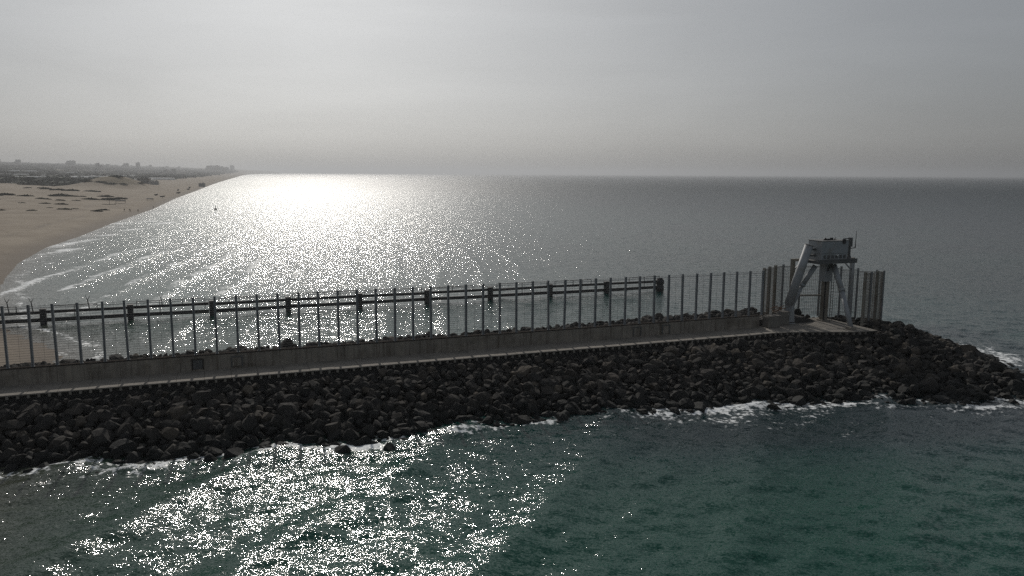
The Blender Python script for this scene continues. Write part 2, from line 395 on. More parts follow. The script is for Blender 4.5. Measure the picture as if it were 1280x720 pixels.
# ------------------------------------------------------------------ sea
def build_sea():
    xs = graded(-40000, -95, 95, 40000, 0.38, 1.045)
    ys = graded(-20000, 36, 125, 45000, 0.36, 1.022)
    X, Y = np.meshgrid(xs, ys); nx, ny = len(xs), len(ys)
    cell = np.maximum(np.gradient(xs)[None, :] + 0 * Y, np.gradient(ys)[:, None] + 0 * X)
    Z = np.zeros_like(X)
    t = (X - BA[0]) * BD[0] + (Y - BA[1]) * BD[1]; q = (X - BA[0]) * BN[0] + (Y - BA[1]) * BN[1]
    s = coast_s(X, Y); gap = water_gap(t, q)
    near = (np.abs(X) < 600) & (np.abs(Y) < 1200)
    # wind sea
    r_ = np.random.default_rng(3)
    xn, yn, cn_ = X[near], Y[near], cell[near]; z = np.zeros_like(xn)
    for k in range(46):
        lam = 1.2 * (8.0 / 1.2) ** (k / 45.0); ang = R(108) + r_.normal(0, 0.60)
        kx, ky = 2 * math.pi / lam * math.cos(ang), 2 * math.pi / lam * math.sin(ang)
        a = 0.0062 * lam ** 0.38 * r_.uniform(0.6, 1.4)
        fade = np.clip((lam / cn_ - 2.5) / 2.5, 0, 1)
        z += a * fade * np.sin(kx * xn + ky * yn + r_.uniform(0, 6.28) + 1.5 * vnoise(xn, yn, 40, k, 1))
    gust = 0.55 + 0.9 * vnoise(xn, yn, 55, 91, 2)
    Z[near] = z * gust
    # swell steepening towards the beach, crests along the shore
    wob = 16 * (vnoise(X, Y, 90, 5, 2) - 0.5) + 5 * (vnoise(X, Y, 22, 6, 2) - 0.5)
    far_p = 0.99 * X + 0.13 * Y; near_p = 0.93 * X - 0.37 * Y
    se = np.where(q > 0, near_p, far_p) + wob * 0.7
    lam = np.where(q > 0, 13.0, 11.0)
    ph = se / lam; fr = ph - np.floor(ph); wid = np.floor(ph)
    crest = np.exp(-((fr - 0.5) / 0.14) ** 2)
    amp = np.interp(s, [0, 4, 18, 45, 80, 130, 200], [0.03, 0.16, 0.34, 0.38, 0.22, 0.12, 0.0])
    brk = np.clip(vnoise(X * 0.3 + wid * 137.0, Y, 30, 8, 3) * 3.6 - 1.1, 0, 1)
    brk = np.where((q > 0) & (t > -20), np.maximum(brk, 0.85), brk)     # where along its length a crest stands up
    vis = np.clip((4.5 - cell) / 2.0, 0, 1)
    Z += amp * crest * (0.35 + 0.65 * brk) * vis
    # foam
    front = np.exp(-((fr - 0.42) / 0.15) ** 2)
    sb = np.interp(s, [0, 6, 25, 50, 70, 90], [0.7, 0.95, 1.0, 0.8, 0.3, 0.0])
    foam = front * brk * sb * 1.15
    trail = np.exp(-np.clip(fr - 0.42, 0, 1) / 0.14) * (fr > 0.42) * brk ** 2 * sb * 0.75
    foam = np.maximum(foam, trail)
    foam = foam * (0.45 + 0.9 * vnoise(X, Y, 5, 15, 2))
    foam = np.where((q > -60) & (t > 8), foam * 0.2, foam)
    foam = np.where((q > -10) & (t > -14), foam * np.clip(1 - (q + 10) / 10, 0.0, 1), foam)      # the near side is calmer
    swash = np.exp(-np.abs(s - 1.0 - 4 * vnoise(X, Y, 14, 12, 2)) / 1.2) * 0.62 + np.exp(-np.abs(s - 5 - 9 * vnoise(X, Y, 25, 13, 3)) / 1.6) * 0.55 * np.clip(vnoise(X, Y, 30, 14, 2) * 3 - 1, 0, 1)
    foam = np.maximum(foam, swash * (s < 60))
    # wash against the boulders
    big = vnoise(t, q, 11, 21, 2)
    side = np.clip((gap + 3) / 3, 0, 1) * np.exp(-np.clip(gap, 0, 99) / (1.1 + 4.2 * np.clip(big - 0.32, 0, 1) * 2))
    strength = np.interp(t, [-20, 6, 14, 22, 30, 45, 58, 63, 70, 80, 90, 100, 112], [0.85, 0.85, 0.7, 0.8, 0.65, 0.55, 0.45, 0.85, 1.0, 0.95, 0.7, 0.9, 0.85])
    foam = np.maximum(foam, side * strength * (0.35 + 0.9 * big))
    def blob(t0, q0, a, b_, rot, f):
        c_, s_ = math.cos(rot), math.sin(rot); u = (t - t0) * c_ + (q - q0) * s_; v = -(t - t0) * s_ + (q - q0) * c_
        return f * np.exp(-(u / a) ** 2 - (v / b_) ** 2)
    for args in ((67.5, 19.6, 4.5, 1.3, 0.2, 0.95), (74, 19.6, 3.0, 0.8, -0.1, 0.7), (79, 21.8, 4.0, 0.7, 0.35, 0.7), (86, 24.8, 5.0, 0.8, 0.2, 0.5), (97, 28.6, 6.0, 1.1, 0.3, 0.85),
                 (106, 29.5, 4, 1.0, 0, 0.8), (22.5, 16.6, 4.0, 1.1, -0.3, 0.75), (3, 14.5, 6.5, 1.6, 0.1, 0.7), (-8, 15.5, 8, 2, 0.1, 0.8), (8, 17.5, 5, 0.8, -0.2, 0.45), (118, 14, 4, 1.6, 1.2, 0.8), (31, 17.8, 4, 1.4, 0.1, 0.8), (40, 17.0, 5, 1.3, 0.0, 0.7), (50, 16.8, 5, 0.9, 0.0, 0.55), (13, 16.6, 3.5, 1.2, 0.1, 0.75), (84, 22.6, 3.5, 1.0, 0.2, 0.75), (70, 22.4, 5, 0.7, 0.15, 0.5), (91, 26.2, 4, 0.8, 0.3, 0.7)):
        bb = blob(*args); foam = np.maximum(foam, bb); Z += 0.30 * bb * (vnoise(X, Y, 1.6, 33, 3) + 0.2)
    surge = np.exp(-np.clip(gap, 0, 99) / 2.2) * (gap < 12)
    Z += np.where(np.abs(X) < 200, surge * 0.28 * (vnoise(t, q, 5, 44, 3) - 0.25), 0)
    # colour by depth: sandy by the shore and over the bar on the near side, green offshore
    shal = np.interp(s, [-5, 0, 4, 14, 35, 80, 160, 400], [1.0, 0.95, 0.80, 0.62, 0.45, 0.30, 0.18, 0.0])
    shal = np.where(q > 0, np.maximum(shal, np.interp(s, [0, 10, 22, 45, 130, 260], [1.0, 0.85, 0.62, 0.50, 0.42, 0.1])), shal)
    # dark boulder reflection painted into the water colour in front of the outer half
    rock_reflection = np.exp(-(np.clip(gap - 4 - 8 * vnoise(X, Y, 24, 66, 3), 0, 99) / 9.0) ** 2) * np.interp(t, [30, 58], [0, 1]) * (q > -10)
    shal = shal * (1 - 0.85 * rock_reflection)
    V = np.stack([X, Y, Z], -1).reshape(-1, 3)
    idx = np.arange(nx * ny).reshape(ny, nx)
    F = np.stack([idx[:-1, :-1], idx[:-1, 1:], idx[1:, 1:], idx[1:, :-1]], -1).reshape(-1, 4)
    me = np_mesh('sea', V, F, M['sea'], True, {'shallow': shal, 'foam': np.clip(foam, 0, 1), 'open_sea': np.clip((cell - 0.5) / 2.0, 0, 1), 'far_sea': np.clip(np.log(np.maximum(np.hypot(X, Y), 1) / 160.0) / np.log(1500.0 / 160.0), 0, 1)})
    return tag(link('sea', me), kind='structure')
sea = build_sea()

# ------------------------------------------------------------------ land: beach, dunes, inland rise
def land_z(x, y):
    x = np.asarray(x, float); y = np.asarray(y, float)
    s = coast_s(x, y); d = -s
    z = np.interp(d, [-60, -25, -8, 0, 6, 20, 45, 90, 200, 420, 800, 1400, 2500, 6000], [-4.5, -2.2, -0.7, -0.05, 0.55, 1.3, 2.2, 4.0, 6.5, 11, 28, 54, 72, 80])
    dune = np.clip((d - 30) / 60, 0, 1)
    z = z + dune * (3.6 * (vnoise(x, y, 60, 51, 3) - 0.45) + 1.4 * (vnoise(x, y, 16, 52, 2) - 0.5))
    z = z + np.clip((d - 400) / 800, 0, 1) * 14 * (vnoise(x, y, 420, 53, 3) - 0.45)
    z = z + np.interp(y, [3500, 8000, 12000], [0, 30, 48]) * np.clip(d / 200, 0, 1) * (0.7 + 0.6 * vnoise(x, y, 700, 55, 2))
    # one scrubby hillock by the shore far down the beach
    z = z + 15 * np.exp(-(((x + 505) / 34) ** 2 + ((y - 1010) / 60) ** 2))
    z = z + 0.25 * (vnoise(x, y, 4, 54, 2) - 0.5) * np.clip((d - 2) / 10, 0, 1)
    return z
def build_land():
    ys = graded(-2500, 60, 420, 17000, 2.5, 1.022)
    ss = np.concatenate([np.linspace(-50, -4, 10), np.linspace(-2, 60, 42), np.geomspace(63, 9000, 110)])
    Sg, Yg = np.meshgrid(ss, ys)
    dx = (coast_x(Yg + 6) - coast_x(Yg - 6)) / 12.0
    X = coast_x(Yg) - Sg * np.sqrt(1 + np.clip(dx, -0.6, 0.6) ** 2); Y = Yg
    Z = land_z(X, Y)
    d = -coast_s(X, Y)
    wet = np.interp(d + 4 * (vnoise(X, Y, 12, 61, 2) - 0.5), [-5, 3, 7, 12], [1, 0.9, 0.45, 0])
    wr = np.exp(-((d - 19 - 9 * vnoise(X, Y, 40, 62, 2)) / 1.3) ** 2) + 0.7 * np.exp(-((d - 33 - 12 * vnoise(X, Y, 60, 63, 2)) / 1.6) ** 2)
    wet = np.maximum(wet, 0.75 * wr * np.clip(vnoise(X, Y, 14, 64, 2) * 3 - 1, 0, 1))
    inl = np.interp(d, [60, 110, 240, 330, 600], [0.0, 0.26, 0.30, 0.62, 1.0])
    inl = np.where(Y < 700, np.minimum(inl, 0.36), inl)
    inl = np.maximum(inl, 0.9 * np.exp(-(((X + 505) / 40) ** 2 + ((Y - 1010) / 70) ** 2)))
    n0, n1 = X.shape; idx = np.arange(n0 * n1).reshape(n0, n1)
    F = np.stack([idx[:-1, 1:], idx[:-1, :-1], idx[1:, :-1], idx[1:, 1:]], -1).reshape(-1, 4)
    F = F[:, ::-1]
    me = np_mesh('beach', np.stack([X, Y, Z], -1).reshape(-1, 3), F, M['land'], True, {'wet': wet, 'inland': inl})
    # make sure the sheet faces up
    if me.polygons[len(me.polygons) // 2].normal.z < 0: me.flip_normals()
    return tag(link('beach', me), kind='structure')
beach = build_land()

# ------------------------------------------------------------------ breakwater
ROAD_Z, WALL_Z, FENCE_TOP = 4.2, 5.8, 12.1
breakwater = empty('breakwater', W(40, 2, 0))
tag(breakwater, 'long dark mound of boulders running out into the sea under the concrete road', 'breakwater')
def under(o, parent):
    """parent without moving"""
    o.parent = parent; o.matrix_parent_inverse = Matrix.Translation(-Vector(parent.location)) if parent.rotation_euler.z == 0 else parent.matrix_world.inverted()
    return o

def build_core():
    ts = np.arange(-70, 128, 1.0); qs = np.arange(-24, 40, 1.0)
    T, Q = np.meshgrid(ts, qs); Z = bw_height(T, Q) - 0.75
    Z = np.where((Q > -0.6) & (Q < 4.4) & (T < 99), np.minimum(Z, 3.2), Z); Z = np.maximum(Z, -2.5)
    X = BA[0] + T * BD[0] + Q * BN[0]; Y = BA[1] + T * BD[1] + Q * BN[1]
    idx = np.arange(T.size).reshape(T.shape)
    F = np.stack([idx[:-1, :-1], idx[1:, :-1], idx[1:, 1:], idx[:-1, 1:]], -1).reshape(-1, 4)
    me = np_mesh('core', np.stack([X, Y, Z], -1).reshape(-1, 3), F, M['core'], False)
    if me.polygons[0].normal.z < 0: me.flip_normals()
    under(link('core', me), breakwater)
build_core()

# boulder shapes: worn blocks, a rounded body with planes knocked off it
def boulder_shape(seed, sub=2):
    bm = bmesh.new(); bmesh.ops.create_icosphere(bm, subdivisions=sub, radius=1.0)
    r_ = random.Random(seed)
    V = np.array([v.co[:] for v in bm.verts])
    for _ in range(14):
        nn = np.array([r_.gauss(0, 1) for _ in range(3)]); nn /= np.linalg.norm(nn); d = r_.uniform(0.46, 0.80)
        e = V @ nn - d; V = V - np.outer(np.clip(e, 0, None), nn)
    sc = np.array([r_.uniform(1.05, 1.55), r_.uniform(0.9, 1.25), r_.uniform(0.7, 1.0)])
    V = V * sc
    for i, v in enumerate(V):
        V[i] *= 1 + 0.10 * mnoise.noise(Vector(v * 1.7) + Vector((seed * 3.1, 0, 0)))
    F = np.array([[v.index for v in f.verts] for f in bm.faces]); bm.free()
    return V, F
SHAPES = [boulder_shape(k) for k in range(14)]
SHAPE_ME = [np_mesh('boulder', V, F, M['boulder'], False) for V, F in SHAPES]

def scatter():
    rocks = []          # (t, q, z, r, rot, shape)
    r_ = random.Random(11)
    def row(t0, t1, q0f, q1f, step):
        q_ = -26.0
        k = 0
        while q_ < 36:
            t_ = t0 + (step * 0.5 if k % 2 else 0)
            while t_ < t1:
                a, b_ = t_ + r_.uniform(-.33, .33) * step, q_ + r_.uniform(-.33, .33) * step
                if q0f(a) < b_ < q1f(a):
                    rocks.append((a, b_))
                t_ += step
            q_ += step * 0.86; k += 1
    row(-26, 99, lambda t: 4.75 if t < 88 else float(np.interp(t, [88, 92, 100, 104], [4.2, 4.6, 7.6, 7.8])), lambda t: float(front_water(t)) + 1.2, 0.86)
    row(-26, 99, lambda t: -11.0, lambda t: -0.75 if t < 89.5 else float(np.interp(t, [89.5, 93, 99], [-2.2, -5.2, -6.2])), 0.82)
    def head():
        q_ = -26
        k = 0
        while q_ < 36:
            t_ = 99 + (0.5 if k % 2 else 0)
            while t_ < 128:
                a, b_ = t_ + r_.uniform(-.33, .33), q_ + r_.uniform(-.33, .33)
                dt, dq = a - HC[0], b_ - HC[1]; th = min(max(math.atan2(dt, dq), 0), math.pi); rr_ = math.hypot(dt, dq)
                lim = float(head_water(th)) + 1.2
                deck = (a < 104.2 and -3.6 < b_ < 7.7)
                if (dt > 0 and rr_ < lim and not deck) or (dt <= 0 and b_ > 0 and b_ < float(front_water(a)) + 1.2 and not deck) or (dt <= 0 and -11 < b_ < -3.6 and not deck):
                    rocks.append((a, b_))
                t_ += 1.0
            q_ += 0.86; k += 1
    head()
    # loose big stones standing in the water on the near side
    for a, b_ in ((20.6, 17.6), (26.3, 17.7), (29.5, 18.5), (33.0, 18.1), (33.6, 18.9), (36.5, 17.2), (39.2, 16.9), (1.5, 14.2), (4.0, 14.5), (9.5, 16.5), (13.5, 16.9), (72, 20.3), (76.5, 21.0), (92, 25.2), (95, 27.4), (104.5, 30.2), (110, 27.6), (112.5, 25.2)):
        rocks.append((a, b_))
    out = []
    for a, b_ in rocks:
        h = float(bw_height(a, b_)); r = min(max(r_.lognormvariate(-0.56, 0.36), 0.32), 1.25)
        if -0.6 > b_ : r *= 0.72
        if 4.0 < b_ < 5.6 and a < 99: r = min(r, 0.62); h = min(h, 3.45)
        z = h - 0.18 + r_.uniform(-0.18, 0.22)
        if h < 0.2: z = max(z, -0.25) + r_.uniform(-0.15, 0.2)
        out.append((a, b_, z, r, (r_.uniform(-0.5, 0.5), r_.uniform(-0.5, 0.5), r_.uniform(0, 6.28)), r_.randrange(len(SHAPES))))
    return out
ROCKS = scatter()
def rock_rank(rk):
    p = W(rk[0], rk[1], rk[2]); d = (p - Vector((0, 0, CAM_H))).length
    ang = abs(math.atan2(p.x, p.y)); vis = rk[1] > 4 or rk[0] > 104
    return (rk[3] / d) if (vis and ang < R(33.5)) else 0
ROCKS.sort(key=rock_rank, reverse=True)
from mathutils import Euler
for rk in ROCKS[:300]:
    o = link('boulder', SHAPE_ME[rk[5]], breakwater); o.location = W(rk[0], rk[1], rk[2]) - breakwater.location
    o.rotation_euler = rk[4]; o.scale = (rk[3],) * 3
def rock_mass():
    Vs, Fs, b0 = [], [], 0
    for rk in ROCKS[300:]:
        V, F = SHAPES[rk[5]]
        m3 = np.array(Euler(rk[4]).to_matrix()) * rk[3]
        Vs.append(V @ m3.T + np.array(W(rk[0], rk[1], rk[2]))); Fs.append(F + b0); b0 += len(V)
    me = np_mesh('boulder_mass', np.concatenate(Vs), np.concatenate(Fs), M['boulder'], False)
    tag(under(link('boulder_mass', me), breakwater), kind='stuff')
rock_mass()
print('rocks', len(ROCKS))

# stones lying in the shallows behind the fence
def shore_rocks():
    spots = [(-41.5, 97.3, 1.2, 'low dark stone in the shallows beyond the fence, beside the sand'), (-39.2, 97.8, 0.8, None), (-38.0, 98.3, 1.5, None), (-36.9, 97.4, 0.9, None),
             (-32.2, 100.0, 1.0, None), (-29.2, 101.0, 0.7, None), (-28.4, 100.6, 0.6, None), (-26.4, 101.4, 0.8, None), (-24.2, 101.6, 0.8, None), (-21.8, 102.4, 0.9, None), (-32.8, 99.6, 0.7, None),
             (-14.4, 105.4, 1.3, None), (-11.6, 104.5, 1.0, None), (-13.0, 103.4, 0.9, None), (-9.6, 105.6, 0.9, None), (-17.5, 101.6, 0.8, None), (-29.5, 104.4, 0.6, None)]
    for k, (x, y, r, lb) in enumerate(spots):
        o = link('shore_rock', SHAPE_ME[(k * 5) % 14]); o.location = (x, y, 0.05); o.scale = (r * 0.85, r * 0.7, r * 0.55); o.rotation_euler = (0.1, 0.1, k * 1.3)
        wh = 'near the edge of the sand behind the fence' if k < 4 else ('in the loose row offshore of the sand' if k < 11 else 'in the cluster off the middle of the fence')
        tag(o, 'low dark stone breaking the water ' + wh, 'rock', 'stones ' + wh)
shore_rocks()

# ------------------------------------------------------------------ service road on the breakwater
road = empty('service_road', W(40, 2, ROAD_Z)); tag(road, kind='structure')
def q_edge(t): return float(np.interp(t, [-60, 86, 89, 92, 100, 103], [4.05, 4.05, 3.9, 4.3, 7.1, 7.3]))
def q_back(t): return float(np.interp(t, [-60, 88, 90, 93, 103], [0.16, 0.16, -0.2, -3.0, -3.4]))
SL = 2.62
t_ = -24.0; k = 0
while t_ < 102.5:
    t0, t1 = t_ + 0.012, min(t_ + SL, 103.2) - 0.012
    poly = [W(t0, q_back(t0)), W(t1, q_back(t1)), W(t1, q_edge(t1)), W(t0, q_edge(t0))]
    mb = MB(); dz = random.uniform(-0.012, 0.012)
    mb.prism([(p.x, p.y) for p in poly][::-1], ROAD_Z - 0.11 + dz, ROAD_Z + dz)
    under(mb.build('road_slab', M['road'], bevel=0.012), road)
    t_ += SL; k += 1
# footing blocks below the slab edge, dark gaps between them
mbk = MB(); mbk.box((0, 0, 0), (0.24, 0.42, 0.30)); blk = mbk.mesh('kerb_block', M['road'], bevel=0.015)
t_ = -23.8
while t_ < 102:
    o = link('kerb_block', blk, road); o.location = W(t_, q_edge(t_) - 0.19, ROAD_Z - 0.275) - road.location; o.rotation_euler = (0, 0, BANG)
    t_ += 0.874
def footing():
    mb = MB(); pts = []
    for t0, t1 in ((-24, 86), (86, 89), (89, 92), (92, 100), (100, 103)):
        poly = [W(t0, q_back(t0) + 0.1), W(t1, q_back(t1) + 0.1), W(t1, q_edge(t1) - 0.40), W(t0, q_edge(t0) - 0.40)]
        mb.prism([(p.x, p.y) for p in poly][::-1], 2.2, ROAD_Z - 0.13)
    under(mb.build('road_footing', M['core']), road)
footing()

# ------------------------------------------------------------------ parapet wall
wall = empty('parapet_wall', W(0, 0, ROAD_Z), BANG)
tag(wall, 'low grey concrete wall along the back of the road under the fence', 'wall')
WT0, WT1 = -24.0, 89.3
WL = 5.66
t_ = WT0
while t_ < WT1 - 0.5:
    L = min(WL, WT1 - t_) - 0.022
    mb = MB(); mb.box((t_ + L / 2, 0.06 + random.uniform(-0.012, 0.012), (WALL_Z - ROAD_Z) / 2 - 0.1), (L, 0.42, WALL_Z - ROAD_Z + 0.2))
    mb.build('wall_section', M['concrete'], wall, bevel=0.02)
    mb = MB(); mb.box((t_ + L / 2, 0.07, WALL_Z - ROAD_Z + 0.064), (L, 0.50, 0.12)); mb.build('coping', M['coping'], wall)
    t_ += WL
mb = MB(); mb.box((0, 0, 0), (0.25, 0.30, 0.1)); 
for t_, dark in ((17.3, 1), (21.2, 0), (70.0, 0), (74.3, 0)):
    ht = MB(); ht.box((t_, -0.185, 0.72), (0.96, 0.09, 1.0)); h = ht.build('hatch', M['tower_dark'] if dark else M['concrete'], wall, bevel=0.02)
    fr = MB()
    for (cx, cz, sx_, sz_) in ((-0.54, 0.74, 0.12, 1.20), (0.54, 0.74, 0.12, 1.20), (0, 1.28, 0.95, 0.12)): fr.box((t_ + cx, -0.20, cz), (sx_, 0.14, sz_))
    f = fr.build('hatch_frame', M['coping'] if dark else M['tower_dark']); f.parent = h

# ------------------------------------------------------------------ tall fence
fence = empty('security_fence', W(0, 0, WALL_Z), BANG)
tag(fence, 'tall grey steel post and wire fence standing on the breakwater wall', 'fence')
def post_mesh(name, h, wd, mat):
    mb = MB(); w = wd
    # H section: two flanges and a web, with a foot plate
    mb.box((-w * 0.38, 0, h / 2), (w * 0.20, w, h)); mb.box((w * 0.38, 0, h / 2), (w * 0.20, w, h)); mb.box((0, 0, h / 2 - 0.01), (w * 0.56, w * 0.22, h - 0.02))
    mb.box((0, 0, 0.02), (w * 1.25, w * 1.25, 0.04))
    return mb.mesh(name, mat)
def panel_mesh(L, h, n_, mat, vert=3, r=0.011):
    mb = MB()
    for k in range(n_):
        z = 0.12 + (h - 0.3) * k / (n_ - 1)
        mb.bar((0.0, 0, z), (L, 0, z), r * 2, r * 2)
    for k in range(vert):
        x = L * (k + 1) / (vert + 1); mb.bar((x, 0.012, 0.05), (x, 0.012, h - 0.1), r * 1.4, r * 1.4)
    return mb.mesh('wire_panel', mat)
SP = 2.13
PH = FENCE_TOP - WALL_Z - 0.124
main_post = post_mesh('post', PH, 0.24, M['fence'])
main_panel = panel_mesh(SP - 0.24, PH, 25, M['wire'], 1)
mb = MB(); mb.bar((0, 0, 0), (SP - 0.24, 0, 0), 0.05, 0.05); main_rail = mb.mesh('top_rail', M['fence'])
i = -11
nlast = 42
while i <= nlast:
    t = 0.1 + i * SP
    o = link('post', main_post, fence); o.location = (t, 0, 0.124); o.rotation_euler = (random.gauss(0, 0.004), random.gauss(0, 0.006), random.gauss(0, 0.08))
    if i < nlast:
        p = link('wire_panel', main_panel, fence); p.location = (t + 0.12, 0.02, 0.124)
        rl = link('top_rail', main_rail, fence); rl.location = (t + 0.12, 0.03, 0.124 + PH - 0.35)
    i += 1
# return round the tower at the end: back and round, standing on the boulders
LINE = [(0.1 + nlast * SP, -0.0), (91.6, -2.4), (93.6, -3.7), (95.6, -4.9), (97.6, -5.6), (100.4, -5.2), (103.0, -4.0), (105.6, -2.6), (108.0, -1.8), (110.4, -0.6), (110.2, 0.9), (108.4, 1.5), (106.4, 2.3), (104.6, 3.0)]
ends = []
for k, (t, q) in enumerate(LINE):
    if k == 0: ends.append((t, q)); continue
    base = float(np.interp(k, [0, 4, 8, 11, 13], [5.4, 4.6, 4.0, 3.8, 3.6])); top = float(np.interp(k, [0, 6, 9, 13], [12.1, 12.0, 11.3, 11.6]))
    old = k in (1, 2, 3, 11, 13)
    pm = post_mesh('post', top - base, 0.34 if old else 0.24, M['fence_old'] if old else M['fence'])
    o = link('post', pm, fence); o.location = (t, -q, base - WALL_Z); o.rotation_euler = (0, 0, 0.4)
    t0, q0 = LINE[k - 1]; L = math.hypot(t - t0, q - q0)
    pn = panel_mesh(L - 0.2, top - base - 0.2, 34, M['wire_old'] if k > 8 or k < 4 else M['wire'], 9, 0.02)
    o = link('wire_panel', pn, fence); a = math.atan2(-(q - q0), t - t0)
    o.location = (t0 + 0.1 * math.cos(a), -q0 + 0.1 * math.sin(a), base - WALL_Z + 0.1); o.rotation_euler = (0, 0, a)
    mb = MB(); mb.bar((0, 0, 0), (L - 0.2, 0, 0), 0.06, 0.06); r_o = mb.build('top_rail', M['fence'], fence)
    r_o.location = (t0 + 0.1 * math.cos(a), -q0 + 0.1 * math.sin(a) + 0.03, top - WALL_Z - 0.35); r_o.rotation_euler = (0, 0, a)

# ------------------------------------------------------------------ sensor tower on the head of the breakwater
tower = empty('sensor_tower', W(100, 0, ROAD_Z), BANG)
tag(tower, 'pale grey steel tower on splayed tubular legs carrying an equipment box at the breakwater end', 'tower')
def TL(t, q, z): return Vector((t - 100.0, -q, z - ROAD_Z))
def part(name, mat, fn, parent=tower, **kw):
    mb = MB(); fn(mb); return mb.build(name, mat, parent, **kw)
# thick raking leg on a plated foot
bl = part('raking_leg', M['tower'], lambda m: m.tube(TL(94.9, -0.9, 7.0), TL(97.1, 0.0, 15.35), 0.62, 0.58, 20), smooth=True)
part('leg_cap', M['tower_dark'], lambda m: m.tube(TL(97.1, 0.0, 15.33), TL(97.12, 0.01, 15.42), 0.62, 0.60, 20), bl)
def stub(m):
    m.bar(TL(94.7, -1.3, 4.2), TL(94.95, -0.9, 7.1), 0.16, 0.9); m.bar(TL(95.5, -0.8, 4.2), TL(95.25, -0.8, 7.1), 0.16, 0.9); m.bar(TL(95.1, -1.5, 4.2), TL(95.05, -1.1, 7.0), 0.6, 0.14)
    m.box(TL(95.1, -1.05, 4.25), (1.5, 1.3, 0.1))
part('leg_foot', M['tower'], stub, bl)
part('hinge_bracket', M['tower_dark'], lambda m: (m.box(TL(97.9, 0.0, 14.75), (1.0, 0.5, 0.30)), m.box(TL(97.8, 0.0, 13.9), (0.9, 0.45, 0.25))), bl)
# inner left leg, centre columns, right leg
def legl(m):
    m.tube(TL(98.6, -0.2, 12.4), TL(97.2, -1.0, 9.6), 0.36, 0.36, 14); m.tube(TL(97.2, -1.0, 9.6), TL(95.7, -1.9, 5.2), 0.27, 0.25, 14); m.tube(TL(97.26, -0.97, 9.75), TL(97.12, -1.03, 9.45), 0.43, 0.43, 14)
    m.tube(TL(95.7, -1.9, 5.3), TL(95.55, -2.0, 4.2), 0.36, 0.4, 12)
part('splayed_leg', M['tower'], legl, smooth=True)
cc = part('centre_column', M['tower_brown'], lambda m: (m.box(TL(101.3, -1.0, 8.1), (0.85, 0.8, 7.9)), m.box(TL(101.3, -1.0, 4.3), (1.3, 1.3, 0.2))), bevel=0.04)
part('column_head', M['tower'], lambda m: m.box(TL(101.0, -0.7, 11.3), (1.35, 1.2, 2.6)), cc, bevel=0.05)
part('rear_column', M['tower_brown'], lambda m: m.box(TL(102.4, -2.0, 8.3), (0.5, 0.5, 8.2)), bevel=0.03)
def legr(m):
    m.tube(TL(101.4, 0.3, 12.4), TL(100.9, 2.6, 9.2), 0.40, 0.38, 14); m.tube(TL(100.9, 2.6, 9.2), TL(100.15, 5.5, 4.55), 0.36, 0.33, 14); m.tube(TL(100.92, 2.5, 9.35), TL(100.86, 2.75, 9.0), 0.46, 0.46, 14)
rl_ = part('splayed_leg', M['tower'], legr, smooth=True)
part('leg_foot', M['road'], lambda m: m.box(TL(100.1, 5.6, 4.42), (1.0, 1.0, 0.44)), rl_, bevel=0.05)
def ladder(m):
    for dx in (-0.22, 0.22): m.bar(TL(102.1 + dx, -0.45, 4.3), TL(102.1 + dx, -0.45, 12.9), 0.06, 0.06)
    for k in range(20): m.bar(TL(101.88, -0.45, 4.7 + k * 0.42), TL(102.32, -0.45, 4.7 + k * 0.42), 0.04, 0.04)
part('ladder', M['tower_dark'], ladder)
def cables(m):
    for dx, q_ in ((0.0, 0.72), (0.14, 0.75), (0.3, 0.7)):
        pts = [TL(100.3 + dx, -q_ * -1.2, 12.9), TL(100.75 + dx * .6, -0.5, 11.0), TL(100.85 + dx * .5, -0.56, 8.0), TL(100.8 + dx * .6, -0.52, 4.3)]
        for a, b_ in zip(pts[:-1], pts[1:]): m.tube(a, b_, 0.035, 0.035, 6)
part('cable_run', M['black'], cables)
# portal frame under the platform
part('portal_post', M['tower_brown'], lambda m: m.box(TL(96.7, -2.6, 8.7), (0.50, 0.5, 8.95)), bevel=0.03)
part('portal_post', M['tower'], lambda m: m.box(TL(106.6, -1.6, 8.5), (0.52, 0.5, 8.6)), bevel=0.03)
part('portal_beam', M['tower_brown'], lambda m: m.bar(TL(96.4, -2.6, 13.0), TL(106.9, -1.6, 12.95), 0.42, 0.36))
part('knee_brace', M['tower'], lambda m: m.bar(TL(104.9, -1.75, 12.8), TL(106.4, -1.6, 11.4), 0.16, 0.16))
part('knee_brace', M['tower'], lambda m: m.bar(TL(98.2, -2.45, 12.8), TL(96.9, -2.58, 11.6), 0.16, 0.16))
part('mid_beam', M['tower_brown'], lambda m: m.bar(TL(98.0, -2.2, 7.9), TL(101.0, -1.2, 7.9), 0.16, 0.22))
# platform and equipment box
pl = part('platform', M['tower_dark'], lambda m: (m.box(TL(100.7, 0.0, 13.05), (7.0, 3.4, 0.42)), m.box(TL(100.7, 1.74, 13.12), (7.0, 0.08, 0.62)), m.box(TL(100.7, -1.74, 13.12), (7.0, 0.08, 0.62))), bevel=0.02)
bx_ = part('equipment_box', M['tower'], lambda m: m.box(TL(100.5, 0.0, 15.05), (4.7, 2.7, 1.75)), bevel=0.05)
part('lower_case', M['tower'], lambda m: m.box(TL(100.5, 0.0, 13.72), (4.6, 2.6, 0.92)), bx_, bevel=0.03)
for k in range(6):
    part('case_opening', M['tower_dark'], lambda m, k=k: m.box(TL(98.75 + k * 0.70, 1.33, 13.75), (0.38, 0.10, 0.46)), bx_)
part('box_lamp', M['greenhouse'], lambda m: m.tube(TL(100.9, 1.34, 13.95), TL(100.9, 1.50, 13.95), 0.17, 0.15, 10), bx_)
part('side_panel', M['greenhouse'], lambda m: m.box(TL(102.95, 0.3, 14.7), (0.12, 1.6, 2.0)), bx_, bevel=0.02)
part('roof_edge', M['tower_dark'], lambda m: m.box(TL(100.5, 0, 15.96), (4.8, 2.8, 0.06)), bx_)
